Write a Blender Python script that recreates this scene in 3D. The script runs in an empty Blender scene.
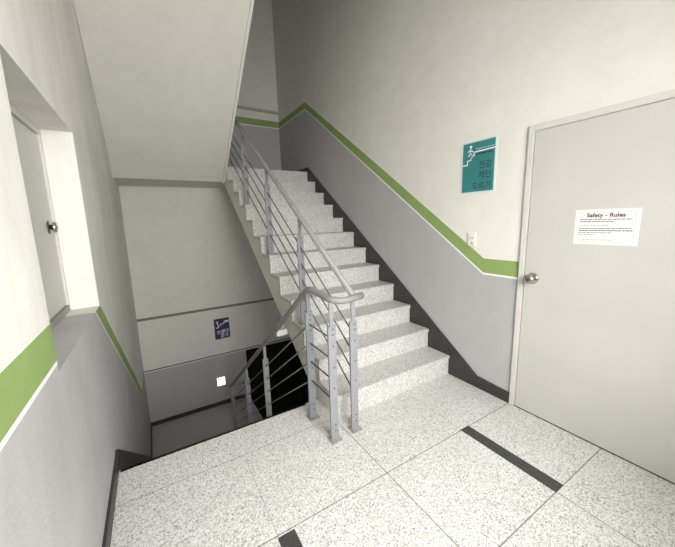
import bpy, bmesh, math, random
from mathutils import Vector, Matrix
random.seed(4)
SC = bpy.context.scene
COL = SC.collection
R, T = 0.187, 0.2579          # riser, tread
XL, YB, YN = -2.62, 3.98, -2.25   # left wall, far wall, near wall (right wall is x = 0)
Y_EDGE = 0.32                 # edge of the landing over the descending flight
Z_UP, Z_LOW = 12 * R, -1.94
SW = -1.237                   # open side of the climbing flight
SLOPE = R / T
RD, TD = 1.94 / 11, .235      # the descending flight is a little steeper underfoot

# ------------------------------------------------------------------ node helpers
class NT:
    def __init__(self, name):
        self.m = bpy.data.materials.new(name)
        self.m.use_nodes = True
        self.t = self.m.node_tree
        self.b = self.t.nodes['Principled BSDF']
    def n(self, typ, **kw):
        nd = self.t.nodes.new(typ)
        for k, v in kw.items(): setattr(nd, k, v)
        return nd
    def put(self, sock, v):
        if isinstance(v, bpy.types.NodeSocket): self.t.links.new(v, sock)
        elif v is not None: sock.default_value = v
    def math(self, op, a, b=None, c=None):
        nd = self.n('ShaderNodeMath', operation=op)
        self.put(nd.inputs[0], a); self.put(nd.inputs[1], b)
        if c is not None: self.put(nd.inputs[2], c)
        return nd.outputs[0]
    def ramp_lin(self, v, a, b, c, d):
        nd = self.n('ShaderNodeMapRange', clamp=True)
        self.put(nd.inputs[0], v)
        for i, x in enumerate((a, b, c, d)): nd.inputs[i + 1].default_value = x
        return nd.outputs[0]
    def mix(self, f, a, b):
        nd = self.n('ShaderNodeMix', data_type='RGBA')
        self.put(nd.inputs[0], f)
        for s, v in ((nd.inputs[6], a), (nd.inputs[7], b)):
            self.put(s, (*v, 1) if isinstance(v, tuple) and len(v) == 3 else v)
        return nd.outputs[2]
    def pos(self):
        tc = self.n('ShaderNodeTexCoord')
        sp = self.n('ShaderNodeSeparateXYZ')
        self.t.links.new(tc.outputs['Object'], sp.inputs[0])
        return tc.outputs['Object'], sp.outputs[0], sp.outputs[1], sp.outputs[2]
    def noise(self, co, scale, detail=3, rough=.5, stretch=None):
        if stretch:
            mp = self.n('ShaderNodeMapping'); self.put(mp.inputs[0], co)
            mp.inputs['Scale'].default_value = stretch; co = mp.outputs[0]
        nd = self.n('ShaderNodeTexNoise')
        self.put(nd.inputs['Vector'], co)
        nd.inputs['Scale'].default_value = scale
        nd.inputs['Detail'].default_value = detail
        nd.inputs['Roughness'].default_value = rough
        return nd.outputs['Fac']
    def bump(self, h, strength, dist=.01):
        nd = self.n('ShaderNodeBump')
        nd.inputs['Strength'].default_value = strength
        nd.inputs['Distance'].default_value = dist
        self.put(nd.inputs['Height'], h)
        self.put(self.b.inputs['Normal'], nd.outputs[0])
    def out(self, col, rough=.6, metal=0., spec=.5):
        self.put(self.b.inputs['Base Color'], (*col, 1) if isinstance(col, tuple) else col)
        self.put(self.b.inputs['Roughness'], rough)
        self.b.inputs['Metallic'].default_value = metal
        self.b.inputs['Specular IOR Level'].default_value = spec
        return self.m

def plain(name, c, rough=.5, metal=0., var=.08, scale=25, spec=.5):
    k = NT(name); co, x, y, z = k.pos()
    f = k.ramp_lin(k.noise(co, scale), .3, .7, 0, 1)
    lo = tuple(v * (1 - var) for v in c); hi = tuple(min(1, v * (1 + var)) for v in c)
    return k.out(k.mix(f, lo, hi), rough, metal, spec)

WHITE = (.755, .74, .685); GREY = (.44, .435, .435); GREEN = (.26, .36, .125); LINE = (.82, .82, .78)

def wall_mat(name, band, axis_normal=None, streak=None, stroke=.05, bump=.12):
    """painted plaster: band(k, x, y, z) -> (z of the white line, green height) sockets or floats"""
    k = NT(name); co, x, y, z = k.pos()
    n1 = k.noise(co, 1.6, 4, .55); n2 = k.noise(co, 60, 2)
    if streak: n3 = k.noise(co, 1, 5, .6, streak)
    else: n3 = k.noise(co, 7, 4, .6)
    v = k.math('ADD', k.math('MULTIPLY', n1, .5), k.math('MULTIPLY', n3, .5))
    v = k.ramp_lin(v, .33, .67, 1 - stroke, 1 + stroke)
    zl, gh = band(k, x, y, z)
    d = k.math('SUBTRACT', z, zl)
    is_grey = k.math('LESS_THAN', d, 0.0)
    is_line = k.math('MULTIPLY', k.math('GREATER_THAN', d, 0.0), k.math('LESS_THAN', d, .016))
    is_green = k.math('MULTIPLY', k.math('GREATER_THAN', d, .016), k.math('LESS_THAN', d, gh))
    if axis_normal is not None:
        g = k.n('ShaderNodeNewGeometry'); s = k.n('ShaderNodeSeparateXYZ')
        k.t.links.new(g.outputs['Normal'], s.inputs[0])
        face = k.math('GREATER_THAN', k.math('ABSOLUTE', s.outputs[axis_normal]), .5)
        is_green = k.math('MULTIPLY', is_green, face)
        is_line = k.math('MULTIPLY', is_line, face)
    c = k.mix(is_grey, WHITE, GREY)
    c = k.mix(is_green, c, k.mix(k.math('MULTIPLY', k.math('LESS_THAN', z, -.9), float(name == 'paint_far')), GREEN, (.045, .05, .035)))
    c = k.mix(is_line, c, LINE)
    hs = k.n('ShaderNodeHueSaturation'); k.put(hs.inputs['Color'], c); k.put(hs.inputs['Value'], v)
    hb = k.math('ADD', k.math('MULTIPLY', n3, 1.0), k.math('MULTIPLY', n2, .35))
    k.bump(hb, bump, .012)
    return k.out(hs.outputs[0], .62, 0, .3)

def terrazzo(name, lines=(), tint=1.0):
    k = NT(name); co, x, y, z = k.pos()
    vo = k.n('ShaderNodeTexVoronoi', feature='F1'); k.put(vo.inputs['Vector'], co)
    vo.inputs['Scale'].default_value = 190
    sp = k.n('ShaderNodeSeparateColor'); k.t.links.new(vo.outputs['Color'], sp.inputs[0])
    cr = k.n('ShaderNodeValToRGB'); cr.color_ramp.interpolation = 'CONSTANT'
    e = cr.color_ramp.elements
    e[0].position = 0; e[0].color = (.26, .255, .24, 1)
    e[1].position = .06; e[1].color = (.41, .40, .385, 1)
    for p, c in ((.20, (.55, .54, .52)), (.42, (.68, .67, .65)), (.7, (.77, .76, .74))):
        q = e.new(p); q.color = (*c, 1)
    k.put(cr.inputs[0], sp.outputs[0])
    big = k.ramp_lin(k.noise(co, 2.2, 3), .3, .7, .95 * tint, 1.03 * tint)
    hs = k.n('ShaderNodeHueSaturation'); k.put(hs.inputs['Color'], cr.outputs[0]); k.put(hs.inputs['Value'], big)
    c = hs.outputs[0]
    for ax, p, lo, hi, w, dark in lines:
        a, b = (x, y) if ax == 'x' else (y, x)
        m = k.math('LESS_THAN', k.math('ABSOLUTE', k.math('SUBTRACT', a, p)), w / 2)
        m = k.math('MULTIPLY', m, k.math('GREATER_THAN', b, lo))
        m = k.math('MULTIPLY', m, k.math('LESS_THAN', b, hi))
        c = k.mix(k.math('MULTIPLY', m, dark), c, (.10, .10, .095))
    return k.out(c, .42, 0, .35)

# ------------------------------------------------------------------ materials
def band_right(k, x, y, z):
    zl = k.ramp_lin(y, -.293, 2.85, .995, 3.178)
    return zl, k.ramp_lin(y, 1.0, 2.9, .132, .112)
def band_left(k, x, y, z):
    zl = k.ramp_lin(y, .41, 3.11, .995, -.965)
    return zl, k.ramp_lin(y, 2.4, 3.2, .148, .10)
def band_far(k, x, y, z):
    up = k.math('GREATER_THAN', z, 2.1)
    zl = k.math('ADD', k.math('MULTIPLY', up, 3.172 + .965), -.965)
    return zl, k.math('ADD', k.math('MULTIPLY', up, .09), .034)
def band_none(k, x, y, z): return -50.0, .01

M_RIGHT = wall_mat('paint_right', band_right)
M_LEFT = wall_mat('paint_left', band_left, 0, (6, 6, 1.6), .12, .32)
M_FAR = wall_mat('paint_far', band_far)
M_PLAIN = wall_mat('paint_plain', band_none)
M_STRING = plain('paint_stringer', (.73, .71, .645), .6, var=.05)
JOINTS = [('y', -.578, XL, 0, .006, .75), ('y', -1.165, XL, 0, .006, .75), ('y', .03, XL - .1, -1.3, .005, .6),
          ('x', -1.26, YN, 0, .006, .75), ('x', -.585, YN, -1.165, .006, .75), ('x', -.585, -.578, 0, .004, .3),
          ('x', -1.93, -.578, .03, .004, .4), ('x', -1.93, YN, -1.165, .006, .75), ('y', -1.75, XL, 0, .006, .75)]
M_FLOOR = terrazzo('terrazzo_floor', JOINTS, .95)
M_STEP = terrazzo('terrazzo_step', (), .93)
M_TREAD = terrazzo('terrazzo_tread', (), .90)
M_BLACK = plain('dark_stone', (.035, .034, .031), .45, var=.2, scale=40)
M_INLAY = plain('dark_inlay', (.05, .05, .048), .5, var=.15, scale=60)
M_DOOR = plain('door_paint', (.54, .53, .49), .5, var=.03, scale=3)
M_FRAME = plain('frame_paint', (.62, .605, .56), .45, var=.03)
M_STEEL = plain('painted_steel', (.265, .27, .285), .45, .1, var=.05)
M_RAIL = plain('handrail_steel', (.245, .243, .237), .5, .05, var=.06)
M_ROD = plain('rod_steel', (.13, .13, .13), .45, .3)
M_PLATE = plain('dusty_plate', (.33, .32, .29), .6, .2, var=.2, scale=80)
M_BOLT = plain('bolt_steel', (.12, .12, .12), .4, .6)
M_CHROME = plain('chrome', (.55, .54, .52), .16, 1., var=.05)
M_DARKMETAL = plain('dark_metal', (.16, .15, .14), .3, .8)
M_TEAL = plain('teal_print', (.035, .20, .205), .5, var=.05)
M_SIGNEDGE = plain('pale_edge', (.60, .70, .70), .5, var=.02)
M_INK = plain('ink', (.012, .05, .055), .6, var=.02)
M_WHITEINK = plain('white_print', (.85, .86, .85), .5, var=.02)
M_NAVY = plain('navy_print', (.022, .018, .10), .5, var=.08)
M_PAPER = plain('paper', (.74, .74, .73), .7, var=.01)
M_MAROON = plain('maroon_ink', (.13, .035, .06), .7, var=.02)
M_GREYINK = plain('grey_ink', (.07, .07, .07), .7, var=.02)
M_PLASTIC = plain('white_plastic', (.78, .76, .71), .35, var=.02)
M_SHADE = plain('grey_plastic', (.30, .30, .29), .45, var=.03)
M_SLOT = plain('slot', (.06, .055, .05), .6)
k = NT('lit_panel'); k.b.inputs['Emission Color'].default_value = (1, 1, .97, 1); k.b.inputs['Emission Strength'].default_value = 1.6
M_LIT = k.out((.8, .8, .8), .4)
k = NT('clear_glass'); tr = k.n('ShaderNodeBsdfTransparent'); gl = k.n('ShaderNodeBsdfGlossy'); mx = k.n('ShaderNodeMixShader')
gl.inputs['Roughness'].default_value = .02; mx.inputs[0].default_value = .05
k.t.links.new(tr.outputs[0], mx.inputs[1]); k.t.links.new(gl.outputs[0], mx.inputs[2])
k.t.links.new(mx.outputs[0], k.t.nodes['Material Output'].inputs[0]); M_GLASS = k.m

# ------------------------------------------------------------------ mesh helpers
def box(bm, x0, x1, y0, y1, z0, z1, bevel=0):
    vs = [bm.verts.new((x, y, z)) for z in (z0, z1) for y in (y0, y1) for x in (x0, x1)]
    fs = [bm.faces.new([vs[i] for i in f]) for f in ((0, 2, 3, 1), (4, 5, 7, 6), (0, 1, 5, 4), (2, 6, 7, 3), (0, 4, 6, 2), (1, 3, 7, 5))]
    if bevel:
        es = list({e for f in fs for e in f.edges})
        bmesh.ops.bevel(bm, geom=es, offset=bevel, segments=2, affect='EDGES')
    return bm
def prism(bm, pts, x0, x1):
    """polygon given in (y, z), extruded along x"""
    a = [bm.verts.new((x0, y, z)) for y, z in pts]; b = [bm.verts.new((x1, y, z)) for y, z in pts]
    n = len(pts)
    fa = bm.faces.new(a); fb = bm.faces.new(b[::-1])
    for i in range(n): bm.faces.new((a[i], b[i], b[(i + 1) % n], a[(i + 1) % n]))
    bmesh.ops.recalc_face_normals(bm, faces=bm.faces[:])
    bmesh.ops.triangulate(bm, faces=[f for f in bm.faces if len(f.verts) > 4])
    return bm
def tube(bm, pts, r, seg=14, cap=True):
    pts = [Vector(p) for p in pts]; rings = []
    up = Vector((0.31, .17, .93)).normalized()
    nrm = None
    for i, p in enumerate(pts):
        if i == 0: t = pts[1] - p
        elif i == len(pts) - 1: t = p - pts[-2]
        else: t = (pts[i + 1] - p).normalized() + (p - pts[i - 1]).normalized()
        t.normalize()
        if nrm is None:
            nrm = t.cross(up).normalized()
        else:
            nrm = (nrm - t * nrm.dot(t)).normalized()
        bn = t.cross(nrm)
        rings.append([bm.verts.new(p + r * (math.cos(2 * math.pi * j / seg) * nrm + math.sin(2 * math.pi * j / seg) * bn)) for j in range(seg)])
    for a, b in zip(rings, rings[1:]):
        for j in range(seg):
            f = bm.faces.new((a[j], a[(j + 1) % seg], b[(j + 1) % seg], b[j])); f.smooth = True
    if cap: bm.faces.new(rings[0][::-1]); bm.faces.new(rings[-1])
    bmesh.ops.recalc_face_normals(bm, faces=bm.faces[:])
    return bm
def fillet(pts, rad, n=8):
    pts = [Vector(p) for p in pts]; out = [pts[0]]
    for a, b, c in zip(pts, pts[1:], pts[2:]):
        d1 = a - b; d2 = c - b
        q = min(rad, d1.length * .48, d2.length * .48)
        s = b + d1.normalized() * q; e = b + d2.normalized() * q
        for i in range(n + 1):
            t = i / n
            out.append((1 - t) ** 2 * s + 2 * t * (1 - t) * b + t * t * e)
    out.append(pts[-1]); return out
def lathe(bm, prof, mat, seg=24):
    """profile of (radius, height) spun about local z, then placed by mat"""
    rings = []
    for r, h in prof:
        rings.append([bm.verts.new(mat @ Vector((r * math.cos(2 * math.pi * j / seg), r * math.sin(2 * math.pi * j / seg), h))) for j in range(seg)])
    for a, b in zip(rings, rings[1:]):
        for j in range(seg):
            f = bm.faces.new((a[j], a[(j + 1) % seg], b[(j + 1) % seg], b[j])); f.smooth = True
    bm.faces.new(rings[0][::-1]); bm.faces.new(rings[-1])
    bmesh.ops.recalc_face_normals(bm, faces=bm.faces[:])
    return bm
def obj(name, bm, mat, parent=None, loc=None):
    """links bm (world coordinates) as ONE object with its origin at loc (or its parent's origin)"""
    me = bpy.data.meshes.new(name)
    org = Vector(loc) if loc is not None else Vector((0, 0, 0))
    if parent is not None and loc is None: org = world(parent)
    bmesh.ops.translate(bm, verts=bm.verts[:], vec=-org)
    bm.to_mesh(me); bm.free(); me.materials.append(mat)
    o = bpy.data.objects.new(name, me); COL.objects.link(o)
    if parent is not None:
        o.parent = parent; o.location = org - world(parent)
    else: o.location = org
    return o
def world(o):
    v = Vector(o.location)
    while o.parent: o = o.parent; v += o.location
    return v
def tag(o, label, cat, group=None):
    o['label'] = label; o['category'] = cat
    if group: o['group'] = group
    return o
def thing(name, label, cat, loc, group=None):
    o = bpy.data.objects.new(name, None); COL.objects.link(o); o.location = loc
    o.empty_display_size = .1
    return tag(o, label, cat, group)
def struct(name, bm, mat, parent=None, loc=None):
    o = obj(name, bm, mat, parent, loc)
    if parent is None: o['kind'] = 'structure'
    return o
def BM(): return bmesh.new()
def bx(*a, **k): return box(BM(), *a, **k)

FACE_RIGHT = Matrix(((0, 0, -1), (-1, 0, 0), (0, 1, 0)))    # local x -> -y, y -> z, z -> -x
FACE_FAR = Matrix(((1, 0, 0), (0, 0, -1), (0, 1, 0)))       # local x -> x, y -> z, z -> -y
FACE_LEFT = Matrix(((0, 0, 1), (1, 0, 0), (0, 1, 0)))       # local x -> y, y -> z, z -> x
def put_text(bm_list, s, size, face, org, align='LEFT', spacing=1.0, depth=.0006, bold=0.0):
    cu = bpy.data.curves.new('lettering', 'FONT'); cu.body = s; cu.size = size; cu.align_x = align
    cu.extrude = depth; cu.space_character = spacing; cu.offset = bold
    cu.resolution_u = 3
    o = bpy.data.objects.new('lettering', cu); COL.objects.link(o)
    dg = bpy.context.evaluated_depsgraph_get()
    me = bpy.data.meshes.new_from_object(o.evaluated_get(dg))
    me.transform(face.to_4x4()); me.transform(Matrix.Translation(org))
    bm_list.from_mesh(me)
    bpy.data.objects.remove(o); bpy.data.curves.remove(cu); bpy.data.meshes.remove(me)

# ------------------------------------------------------------------ the shell
bm = BM(); box(bm, XL - .15, 0, YN, Y_EDGE, -.2, 0)
floor = struct('floor', bm, M_FLOOR)
for x0, x1, y0, y1 in ((-.592, -.508, -1.168, -.573), (-1.935, -1.850, -1.165, -.590)):
    obj('inlay_strip', bx(x0, x1, y0, y1, -.004, .0012), M_INLAY, floor)
bm = BM(); box(bm, SW - .02, 0, 11 * T + .02, YB, 2.07, Z_UP)
bm2 = prism(BM(), [(3.1, 2.07), (YB, 2.07), (YB, Z_UP), (2.862, Z_UP)], XL - .1, SW - .02)
me_ = bpy.data.meshes.new('tmp'); bm2.to_mesh(me_); bm2.free(); bm.from_mesh(me_); bpy.data.meshes.remove(me_)
struct('floor_upper', bm, M_PLAIN)
struct('floor_lower', bx(XL - .15, 0, Y_EDGE + 10 * TD + .002, YB, Z_LOW - .2, Z_LOW), plain('lower_floor', (.40, .40, .39), .5, var=.15, scale=70))
struct('floor_basement', bx(XL, 0, -.6, YB, -4.5, -4.3), M_PLAIN)

struct('wall_right', bx(0, .25, YN, YB, -4.3, 6.4), M_RIGHT)
NY0, NY1, NZ0, NZ1, NX = -.42, .625, .968, 2.008, -2.80
bm = BM()
box(bm, -2.95, XL, YN, NY0, -4.3, 6.4); box(bm, -2.95, XL, NY1, YB, -4.3, 6.4)
box(bm, -2.95, XL, NY0, NY1, -4.3, NZ0); box(bm, -2.95, XL, NY0, NY1, NZ1, 6.4)
box(bm, -2.95, NX, NY0, NY1, NZ0, NZ1)
struct('wall_left', bm, M_LEFT)
bm = BM()
box(bm, XL - .3, .25, YB, YB + .25, -4.3, 4.35); box(bm, XL - .3, .25, YB + .02, YB + .25, 4.35, 6.4)
struct('wall_far', bm, M_FAR)
# the near wall, behind the camera, with the window that lights the landing
WX0, WX1, WZ0, WZ1 = -2.25, -.75, .95, 2.45
bm = BM()
box(bm, XL - .3, .25, YN - .2, YN, -.2, WZ0); box(bm, XL - .3, .25, YN - .2, YN, WZ1, 4.4)
box(bm, XL - .3, WX0, YN - .2, YN, WZ0, WZ1); box(bm, WX1, .25, YN - .2, YN, WZ0, WZ1)
struct('wall_near', bm, M_PLAIN)
struct('wall_under', bx(XL, 0, -.6, -.45, -4.3, -.2), M_PLAIN)
struct('ceiling', bx(XL, 0, YN, .39, 4.1, 4.3), M_PLAIN)
struct('ceiling_upper', bx(XL, 0, Y_EDGE - .2, YB, 6.2, 6.4), M_PLAIN)
struct('wall_over', bx(XL, 0, Y_EDGE - .2, Y_EDGE, 4.3, 6.2), M_PLAIN)

bm = BM()
for x0, x1, z0, z1 in ((WX0, WX1, WZ0, WZ0 + .05), (WX0, WX1, WZ1 - .05, WZ1), (WX0, WX0 + .05, WZ0 + .05, WZ1 - .05),
                       (WX1 - .05, WX1, WZ0 + .05, WZ1 - .05), (-1.525, -1.475, WZ0 + .05, WZ1 - .05)):
    box(bm, x0, x1, YN - .15, YN - .1, z0, z1)
win = struct('window_1', bm, M_FRAME)
obj('pane', bx(WX0 + .05, WX1 - .05, YN - .128, YN - .122, WZ0 + .05, WZ1 - .05), M_GLASS, win)

# skirtings
struct('baseboard_right', prism(BM(), [(-.578, 0), (-.578, .085), (-.29, .105), (2.83, 2.315), (YB, 2.325), (YB, Z_UP), (2.86, Z_UP), (2.86, 2.07), (.30, 0)], -.014, 0), M_BLACK)
struct('baseboard_left', prism(BM(), [(YN, 0), (YN, .085), (.33, .085), (.39, .10), (3.05, -1.865), (YB, -1.865), (YB, Z_LOW), (2.80, Z_LOW), (.322, -.22), (.322, 0)], XL, XL + .014), M_BLACK)
struct('baseboard_far', bx(XL - .1, 0, YB - .014, YB, Z_LOW, -1.87), M_BLACK)
M_BLACK_SHEET = plain('black_sheet', (.012, .012, .011), .8, var=.1, spec=.1)  # black sheets added over the unidentified dark area below the climbing flight
struct('black_sheet_far', bx(-.945, -.0145, YB - .024, YB - .0145, Z_LOW, -.972), M_BLACK_SHEET)
struct('black_sheet_right', bx(-.026, -.0145, Y_EDGE + 10 * TD + .01, YB - .026, Z_LOW, -.972), M_BLACK_SHEET)
struct('black_sheet_floor', bx(-.945, -.03, Y_EDGE + 10 * TD + .01, YB - .026, Z_LOW, Z_LOW + .006), M_BLACK_SHEET)
struct('trim_1', bx(XL - .1, 0, YB - .022, YB, -.062, -.024), plain('ledge_paint', (.22, .21, .185), .6))
struct('trim_2', bx(XL, 0, YB - .03, YB, 3.425, 3.468), plain('ledge_paint_upper', (.42, .41, .36), .6))

# ------------------------------------------------------------------ stair flights
def flight(label, x0, x1, y0, z0, d, n_riser, n_tread, over0, over1, soffit, R=R, T=T):
    """steps rising in direction d (+1/-1 along y) from the riser foot at y0, z0; soffit is a (y, z) outline"""
    t = thing('stair_flight', label, 'stairs', ((x0 + x1) / 2, y0, z0))
    Y = lambda v: y0 + d * v
    def ybox(a, b, z_0, z_1, xa, xb, bev=0):
        a, b = sorted((Y(a), Y(b))); return bx(xa, xb, a, b, z_0, z_1, bevel=bev)
    for i in range(n_riser):
        top = z0 + (i + 1) * R - (.032 if i < n_tread else 0)
        obj('riser', ybox(i * T, i * T + .02, z0 + i * R, top, x0 - over0, x1 + over1), M_STEP, t)
        if i < n_tread:
            obj('tread', ybox(i * T - .014, (i + 1) * T, z0 + (i + 1) * R - .032, z0 + (i + 1) * R, x0 - over0 - .006, x1 + over1, .004), M_TREAD, t)
    pts = []
    for i in range(n_riser):
        zb = z0 + i * R - (.032 if i else 0)
        pts.append((Y(i * T + .02), zb))
        pts.append((Y(i * T + .02), z0 + (i + 1) * R - (.032 if i < n_tread else .0)))
    pts += soffit
    obj('concrete_slab', prism(BM(), pts, x0, x1), M_STRING, t)
    return t
sz = lambda y: .978 + SLOPE * (y - 1.72)
flight('speckled terrazzo flight climbing along the right wall to the upper landing', SW, -.0155, 0, 0, 1, 12, 11, .014, 0,
       [(11 * T + .019, 2.069), (3.226, 2.069), (Y_EDGE + .001, sz(Y_EDGE)), (Y_EDGE + .001, .001)])
# its underside is the big pale slope at the top left
up = flight('return flight overhead at the top left, its smooth pale underside sloping down', -2.55, SW - .022, 3.0, Z_UP + .001, -1, 11, 10, 0, 0,
       [(.40, 4.305), (.40, 2.07 + SLOPE * 2.7), (2.861, Z_UP + .001)])
obj('drip_edge', prism(BM(), [(.5, 2.07 + SLOPE * 2.6), (3.1, 2.07), (3.1, 2.05), (3.08, 2.05), (.5, 2.05 + SLOPE * 2.6)], SW - .05, SW - .022), M_PLAIN, up)
for o in up.children:
    if o.name.startswith('concrete_slab'): o.data.materials[0] = M_PLAIN
# descending flight: built from its own foot on the lower landing, rising towards the camera
flight('lower flight going down below the landing edge along the left wall', -2.60, -1.36, Y_EDGE + 10 * TD, Z_LOW, -1, 11, 10, 0, 0,
       [(Y_EDGE + .001, -.001), (Y_EDGE + .001, -.3), (2.74, Z_LOW - .199), (Y_EDGE + 10 * TD - .0205, Z_LOW - .199)], RD, TD)

# ------------------------------------------------------------------ railing
RX, DX = -1.195, -1.385
zr_up = lambda y: 1.165 + .684 * (y - .135)
dx = lambda y: DX - .02 * (y - .1)
zr_dn = lambda y: 1.004 - .72 * (y - .107)
ZLV = .968
rail = thing('stair_railing', 'grey steel railing with flat posts and thin rods turning the corner between both flights', 'railing', (-1.3, -.1, 0))
bm = BM()
tube(bm, fillet([(-1.225, 2.72, -1.10), (-1.225, 3.0, -1.10), (dx(3), 3.02, -1.10), (dx(2.985), 2.99, -1.09), (DX, .105, 1.003), (-1.372, -.03, .988), (-1.36, -.168, ZLV),
                 (-1.29, -.205, ZLV - .005), (-1.13, -.172, ZLV)], .06), .0225)
tube(bm, fillet([(RX, -.168, zr_up(-.16) + .005), (RX, 2.90, zr_up(2.90)), (RX, 3.02, zr_up(2.95)), (DX, 3.02, zr_up(2.95)), (DX, 2.86, zr_up(2.95)), (DX, 2.40, zr_up(2.95) + .33)], .06), .0225)
obj('handrail', bm, M_RAIL, rail)
def post(x, y, z0, ztop, bolts=True):
    H = ztop - z0
    bm = BM()
    box(bm, x - .029, x + .029, y - .008, y + .008, z0, ztop - .165, bevel=.0015)
    box(bm, x - .014, x + .014, y - .005, y + .005, ztop - .165, ztop - .012)
    p = obj('post', bm, M_STEEL, rail, (x, y, z0))
    obj('base_plate', bx(x - .04, x + .04, y - .04, y + .04, z0 + .0005, z0 + .008, bevel=.0015), M_PLATE, p)
    if bolts:
        for dz in (H - .185, H - .222, H - .30, H - .445, H - .59, .115, .07):
            if .05 < dz < H - .17:
                obj('bolt', lathe(BM(), [(.0055, -.0005), (.0055, .003), (.003, .005)], Matrix.Translation((x + .006, y - .008, z0 + dz)) @ Matrix.Rotation(math.pi / 2, 4, 'X'), 8), M_BOLT, p)
    return p
post(-1.197, -.158, 0, zr_up(-.158))
post(-1.37, -.170, 0, ZLV)
post(DX, .125, 0, zr_dn(.125))
for n in (3, 6, 9, 12):
    y = {3: .63, 6: 1.39, 9: 2.16, 12: 2.90}[n]
    post(RX, y, n * R, zr_up(y))
for y, z0 in ((1.18, -4 * RD), (1.98, -7 * RD)): post(dx(y), y, z0, zr_dn(y))
post(dx(2.96), 2.96, Z_LOW, -1.08)
post(-1.225, 2.96, Z_LOW, -1.10, False)
post(DX + .02, 2.96, Z_UP, zr_up(2.95), False)
OFF = (.255, .397, .54, .688)
for q in OFF:
    obj('rod', tube(BM(), [(RX, -.158, zr_up(-.158) - q), (RX, 2.895, zr_up(2.895) - q)], .0055, 8), M_ROD, rail)
    obj('rod', tube(BM(), [(DX, .125, zr_dn(.125) - q), (dx(2.92), 2.92, zr_dn(2.92) - q)], .0055, 8), M_ROD, rail)
    obj('rod', tube(BM(), [(DX, .125, zr_dn(.125) - q), (-1.365, -.168, ZLV - q)], .0055, 8), M_ROD, rail)

# ------------------------------------------------------------------ doors
def knob(parent, face, org, mat=M_CHROME, s=1.0, deep=1.0):
    P = Matrix.Translation(org) @ face.to_4x4() @ Matrix.Diagonal((s, s, deep, 1))
    rose = obj('rose', lathe(BM(), [(.033, 0), (.033, .004), (.026, .010), (.013, .012)], P), mat, parent)
    kn = obj('knob', lathe(BM(), [(.012, .010), (.012, .028), (.020, .034), (.027, .044), (.028, .056), (.024, .068), (.014, .073), (.011, .071)], P), M_CHROME, parent)
    obj('keyhole', lathe(BM(), [(.009, .070), (.009, .0735), (.006, .074)], P, 12), M_DARKMETAL, kn)
door = struct('door_1', bx(-.012, 0, -1.545, -.624, .008, 2.006, bevel=.002), M_DOOR, None, (0, -.624, 0))
door['label'] = 'plain pale grey door on the right wall with a taped notice'
bm = BM()
box(bm, -.02, 0, -.620, -.582, 0, 2.052, bevel=.003); box(bm, -.02, 0, -1.587, -1.549, 0, 2.052, bevel=.003); box(bm, -.02, 0, -1.549, -.620, 2.012, 2.052, bevel=.003)
obj('door_frame', bm, M_FRAME, door)
knob(door, FACE_RIGHT, Vector((-.012, -.682, 1.022)), s=1.2)
obj('bottom_strip', bx(-.010, 0, -1.549, -.620, 0, .007), M_BLACK, door)  # black strip paints the shaded gap under the door leaf
hatch = struct('door_2', bx(NX, NX + .03, NY0 + .035, NY1 - .03, NZ0 + .04, NZ1 - .04, bevel=.002), M_DOOR, None, (NX, 0, NZ0))
bm = BM()
box(bm, NX, NX + .04, NY1 - .026, NY1, NZ0, NZ1, bevel=.002); box(bm, NX, NX + .04, NY0, NY0 + .03, NZ0, NZ1, bevel=.002)
box(bm, NX, NX + .04, NY0 + .03, NY1 - .026, NZ1 - .035, NZ1, bevel=.002)
obj('door_frame', bm, M_FRAME, hatch)
obj('bottom_strip', bx(NX, NX + .042, NY0 + .03, NY1 - .026, NZ0, NZ0 + .036), plain('threshold_paint', (.30, .29, .265), .6), hatch)
knob(hatch, FACE_LEFT, Vector((NX + .031, NY1 - .125, 1.468)), M_DARKMETAL, 1.15, .5)

# ------------------------------------------------------------------ things on the walls
def stroke(bm, pts, w, face, org, d=.0006):
    """a flat printed line: each leg a thin slab, in the sign's own plane"""
    P = Matrix.Translation(org) @ face.to_4x4()
    for (a, b), (c, e) in zip(pts, pts[1:]):
        v = Vector((c - a, e - b)); L = v.length
        if L < 1e-6: continue
        v /= L; nx, ny = -v.y * w / 2, v.x * w / 2
        a2, b2, c2, e2 = a - v.x * w / 2, b - v.y * w / 2, c + v.x * w / 2, e + v.y * w / 2
        q = [(a2 + nx, b2 + ny), (a2 - nx, b2 - ny), (c2 - nx, e2 - ny), (c2 + nx, e2 + ny)]
        lo = [bm.verts.new(P @ Vector((x, y, 0))) for x, y in q]; hi = [bm.verts.new(P @ Vector((x, y, d))) for x, y in q]
        bm.faces.new(hi); bm.faces.new(lo[::-1])
        for i in range(4): bm.faces.new((lo[i], lo[(i + 1) % 4], hi[(i + 1) % 4], hi[i]))
    bmesh.ops.recalc_face_normals(bm, faces=bm.faces[:]); return bm
def disc(bm, c, r, face, org, d=.0006):
    return lathe(bm, [(r, 0), (r, d)], Matrix.Translation(org) @ face.to_4x4() @ Matrix.Translation((c[0], c[1], 0)), 14)

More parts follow.
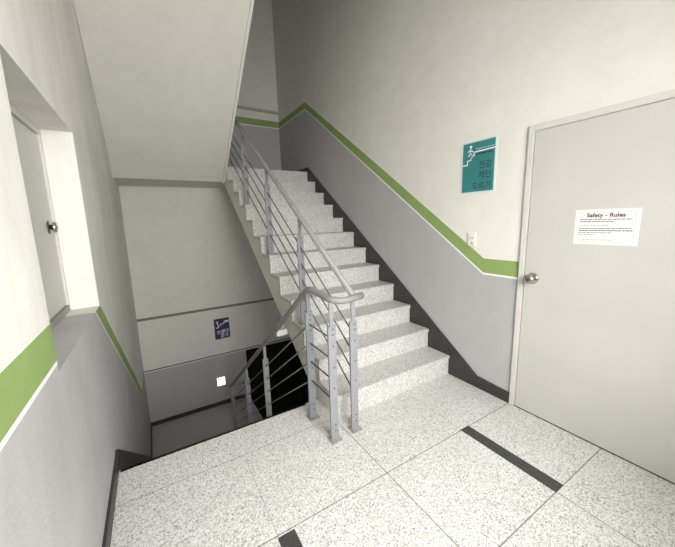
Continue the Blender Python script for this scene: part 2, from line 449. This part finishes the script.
# teal poster
W, H = .302, .408
org = Vector((-.004, -.05, 1.648))
sg = thing('wall_poster', 'teal stair poster with white climbing figure on the wall above the green band', 'poster', (0, -.2, 1.648))
obj('backing', bx(-.004, 0, -.05 - W, -.05, 1.648, 1.648 + H), M_SIGNEDGE, sg)
obj('print', bx(-.0052, -.004, -.05 - W + .013, -.05 - .013, 1.648 + .013, 1.648 + H - .013), M_TEAL, sg)
o2 = org + Vector((-.0012, 0, 0))
bm = BM()
U = lambda u, v: (u * W, (1 - v) * H)
stroke(bm, [U(.07, .44), U(.19, .44), U(.19, .36), U(.29, .36), U(.29, .285), U(.38, .285), U(.38, .215), U(.95, .205)], .009, FACE_RIGHT, o2)
stroke(bm, [U(.27, .15), U(.26, .22), U(.31, .26), U(.30, .31)], .011, FACE_RIGHT, o2)
stroke(bm, [U(.20, .19), U(.27, .17), U(.34, .20)], .008, FACE_RIGHT, o2)
stroke(bm, [U(.26, .22), U(.22, .27)], .009, FACE_RIGHT, o2)
disc(bm, U(.275, .105), .011, FACE_RIGHT, o2)
obj('pictogram', bm, M_WHITEINK, sg)
bm = BM()
for s, u, v, size in (('건강', .52, .53, .062), ('계단', .52, .715, .062), ('오르기', .35, .915, .060)):
    put_text(bm, s, size, FACE_RIGHT, o2 + Vector((0, -u * W, (1 - v) * H)), bold=.0008)
obj('lettering', bm, M_INK, sg)
bm = BM()
for a, b in ((.44, .5), (.52, .56), (.58, .66), (.68, .74), (.76, .82), (.84, .93)): stroke(bm, [U(a, .165), U(b, .163)], .0035, FACE_RIGHT, o2)
obj('small_lettering', bm, M_SIGNEDGE, sg)
bm = BM()
for a, b in ((.46, .55), (.58, .64), (.67, .75), (.79, .88)): stroke(bm, [U(a, .262), U(b, .258)], .010, FACE_RIGHT, o2)
obj('small_lettering', bm, M_INK, sg)

# navy poster down on the far wall
W, H = .266, .385
bx0, bz0 = -1.470, -.640
org = Vector((bx0, YB - .0042, bz0))
sg = thing('wall_poster', 'small navy blue stair poster on the far wall of the lower landing', 'poster', (bx0 + W / 2, YB, bz0))
obj('backing', bx(bx0, bx0 + W, YB - .004, YB, bz0, bz0 + H), M_NAVY, sg)
bm = BM()
stroke(bm, [U(.95, .2), U(.62, .22), U(.62, .27), U(.42, .27), U(.42, .35), U(.27, .35), U(.27, .43), U(.12, .43)], .016, FACE_FAR, org)
stroke(bm, [U(.22, .2), U(.24, .3)], .018, FACE_FAR, org); disc(bm, U(.21, .16), .016, FACE_FAR, org)
stroke(bm, [U(.70, .15), U(.93, .14)], .02, FACE_FAR, org)
obj('pictogram', bm, M_WHITEINK, sg)
bm = BM()
put_text(bm, '건강', .072, FACE_FAR, org + Vector((.12 * W, 0, (1 - .74) * H)), bold=.001)
put_text(bm, '계단', .072, FACE_FAR, org + Vector((.44 * W, 0, (1 - .70) * H)), bold=.001)
put_text(bm, '걷기', .078, FACE_FAR, org + Vector((.34 * W, 0, (1 - .93) * H)), bold=.001)
obj('lettering', bm, M_WHITEINK, sg)

# paper notice on the door
W, H = .303, .208
ny, nz = -.901, 1.277
nt = thing('paper_notice', 'white landscape paper notice taped to the right door above its knob', 'notice', (-.012, ny - W / 2, nz))
obj('sheet', bx(-.0132, -.0122, ny - W, ny, nz, nz + H), M_PAPER, nt)
org = Vector((-.0132, ny, nz))
bm = BM(); put_text(bm, 'Safety - Rules', .031, FACE_RIGHT, org + Vector((0, -W * .49, H - .045)), 'CENTER', 1.05, .0005, .0011)
obj('heading', bm, M_MAROON, nt)
rows = [(.285, .10, .88, 1.1), (.345, .10, .62, 1.2), (.46, .12, .55, .6), (.54, .10, .88, 1.1), (.60, .10, .90, 1.3), (.66, .08, .60, .9), (.72, .09, .36, .7), (.86, .16, .62, .5)]
for v, a, b, w in rows:
    u = a; cells = []
    while u < b:
        L = random.uniform(.015, .06); cells.append((u, min(b, u + L))); u += L + random.uniform(.016, .028)
    bm = BM()
    for a_, b_ in cells: stroke(bm, [U(a_, v), U(b_, v)], (.0038 * w), FACE_RIGHT, org, .0004)
    obj('text_line', bm, M_GREYINK, nt)
bm = BM(); stroke(bm, [U(.09, .09), U(.93, .09), U(.93, .92), U(.09, .92), U(.09, .09)], .0016, FACE_RIGHT, org, .0003)
obj('border_line', bm, plain('pale_ink', (.45, .45, .45), .7), nt)

# light switch by the green band
sw = thing('light_switch', 'white two rocker light switch at the top of the green band', 'switch', (0, -.182, 1.222))
obj('cover_plate', bx(-.014, 0, -.219, -.145, 1.222, 1.337, bevel=.003), M_PLASTIC, sw)
for z in (1.243, 1.285):
    obj('rocker', bx(-.0175, -.0135, -.205, -.159, z, z + .034, bevel=.0015), M_PLASTIC, sw)
    obj('slot', bx(-.0182, -.0173, -.200, -.180, z + .001, z + .007), M_SLOT, sw)

# lit guide light low on the far wall
gl = thing('guide_light', 'small glowing white guide light low on the grey far wall', 'light', (-1.444, YB, -1.55))
obj('housing', bx(-1.522, -1.372, YB - .03, YB, -1.545, -1.375, bevel=.004), M_PLASTIC, gl)
obj('lit_panel', bx(-1.515, -1.379, YB - .034, YB - .029, -1.538, -1.382, bevel=.002), M_LIT, gl)

# bracket that ties the lower handrail to the side of the climbing flight
br = obj('bracket', bx(-1.362, -1.2525, .895, .935, .386, .442, bevel=.004), M_PLASTIC, rail)
br['label'] = 'white block bracket between lower handrail and stair side'
obj('bracket_arm', bx(-1.325, -1.275, .905, .925, .442, .545, bevel=.004), M_SHADE, br)

# pale slim fitting under the landing at the top of the far wall
sf = tag(obj('ceiling_fitting', bx(-1.275, -1.10, YB - .05, YB - .001, 2.028, 2.069, bevel=.004), M_PLASTIC, None, (-1.19, YB - .02, 2.05)),
         'slim pale fitting under the upper landing where it meets the far wall', 'fitting')

# the left wall leans outwards a little towards the bottom; everything set into it leans with it
LEAN = .008
for o in list(COL.objects):
    root = o.parent or o
    root = root.parent or root
    if o.type == 'MESH' and root.name in ('wall_left', 'baseboard_left', 'door_2'):
        oz = world(o).z
        for v in o.data.vertices: v.co.x += LEAN * (v.co.z + oz)
for o in up.children:
    if o.name.startswith('concrete_slab'):
        org = world(o)
        for v in o.data.vertices:
            if v.co.x + org.x < -2: v.co.x = XL + LEAN * (v.co.z + org.z) + .003 - org.x

# ------------------------------------------------------------------ light
w = bpy.data.worlds.new('World'); SC.world = w; w.use_nodes = True
w.node_tree.nodes['Background'].inputs[0].default_value = (.85, .92, 1, 1)
w.node_tree.nodes['Background'].inputs[1].default_value = .6
def area(name, loc, rot, sx, sy, watt, col):
    l = bpy.data.lights.new(name, 'AREA'); l.shape = 'RECTANGLE'; l.size = sx; l.size_y = sy; l.energy = watt; l.color = col
    o = bpy.data.objects.new(name, l); COL.objects.link(o); o.location = loc; o.rotation_euler = rot; return o
area('window_daylight', (-1.5, YN - 1.0, 2.4), (math.radians(82), 0, 0), 3.2, 2.2, 460, (1, .995, .97))
# unseen fill lamp added under the landing to brighten the lower far wall
area('lower_fill', (-.62, -.40, -1.3), (math.radians(90), 0, 0), 1.1, 1.2, 8, (1, .99, .96))

# ------------------------------------------------------------------ camera
cam = bpy.data.cameras.new('camera'); cam.sensor_fit = 'HORIZONTAL'; cam.sensor_width = 36; cam.lens = 306.345 / 675 * 36; cam.clip_start = .02
co = bpy.data.objects.new('camera', cam); COL.objects.link(co)
yaw, pit, rol = (math.radians(v) for v in (31.112, -9.818, -1.599))
f = Vector((math.sin(yaw) * math.cos(pit), math.cos(yaw) * math.cos(pit), math.sin(pit)))
r = f.cross(Vector((0, 0, 1))).normalized(); u = r.cross(f)
r2 = math.cos(rol) * r + math.sin(rol) * u; u2 = -math.sin(rol) * r + math.cos(rol) * u
mw = Matrix((r2, u2, -f)).transposed().to_4x4(); mw.translation = Vector((-2.288, -1.785, 1.462))
co.matrix_world = mw
SC.camera = co
SC.view_settings.view_transform = 'Standard'; SC.view_settings.look = 'None'
SC.view_settings.gamma = 1; SC.view_settings.exposure = 0.4
SC.view_settings.use_curve_mapping = False
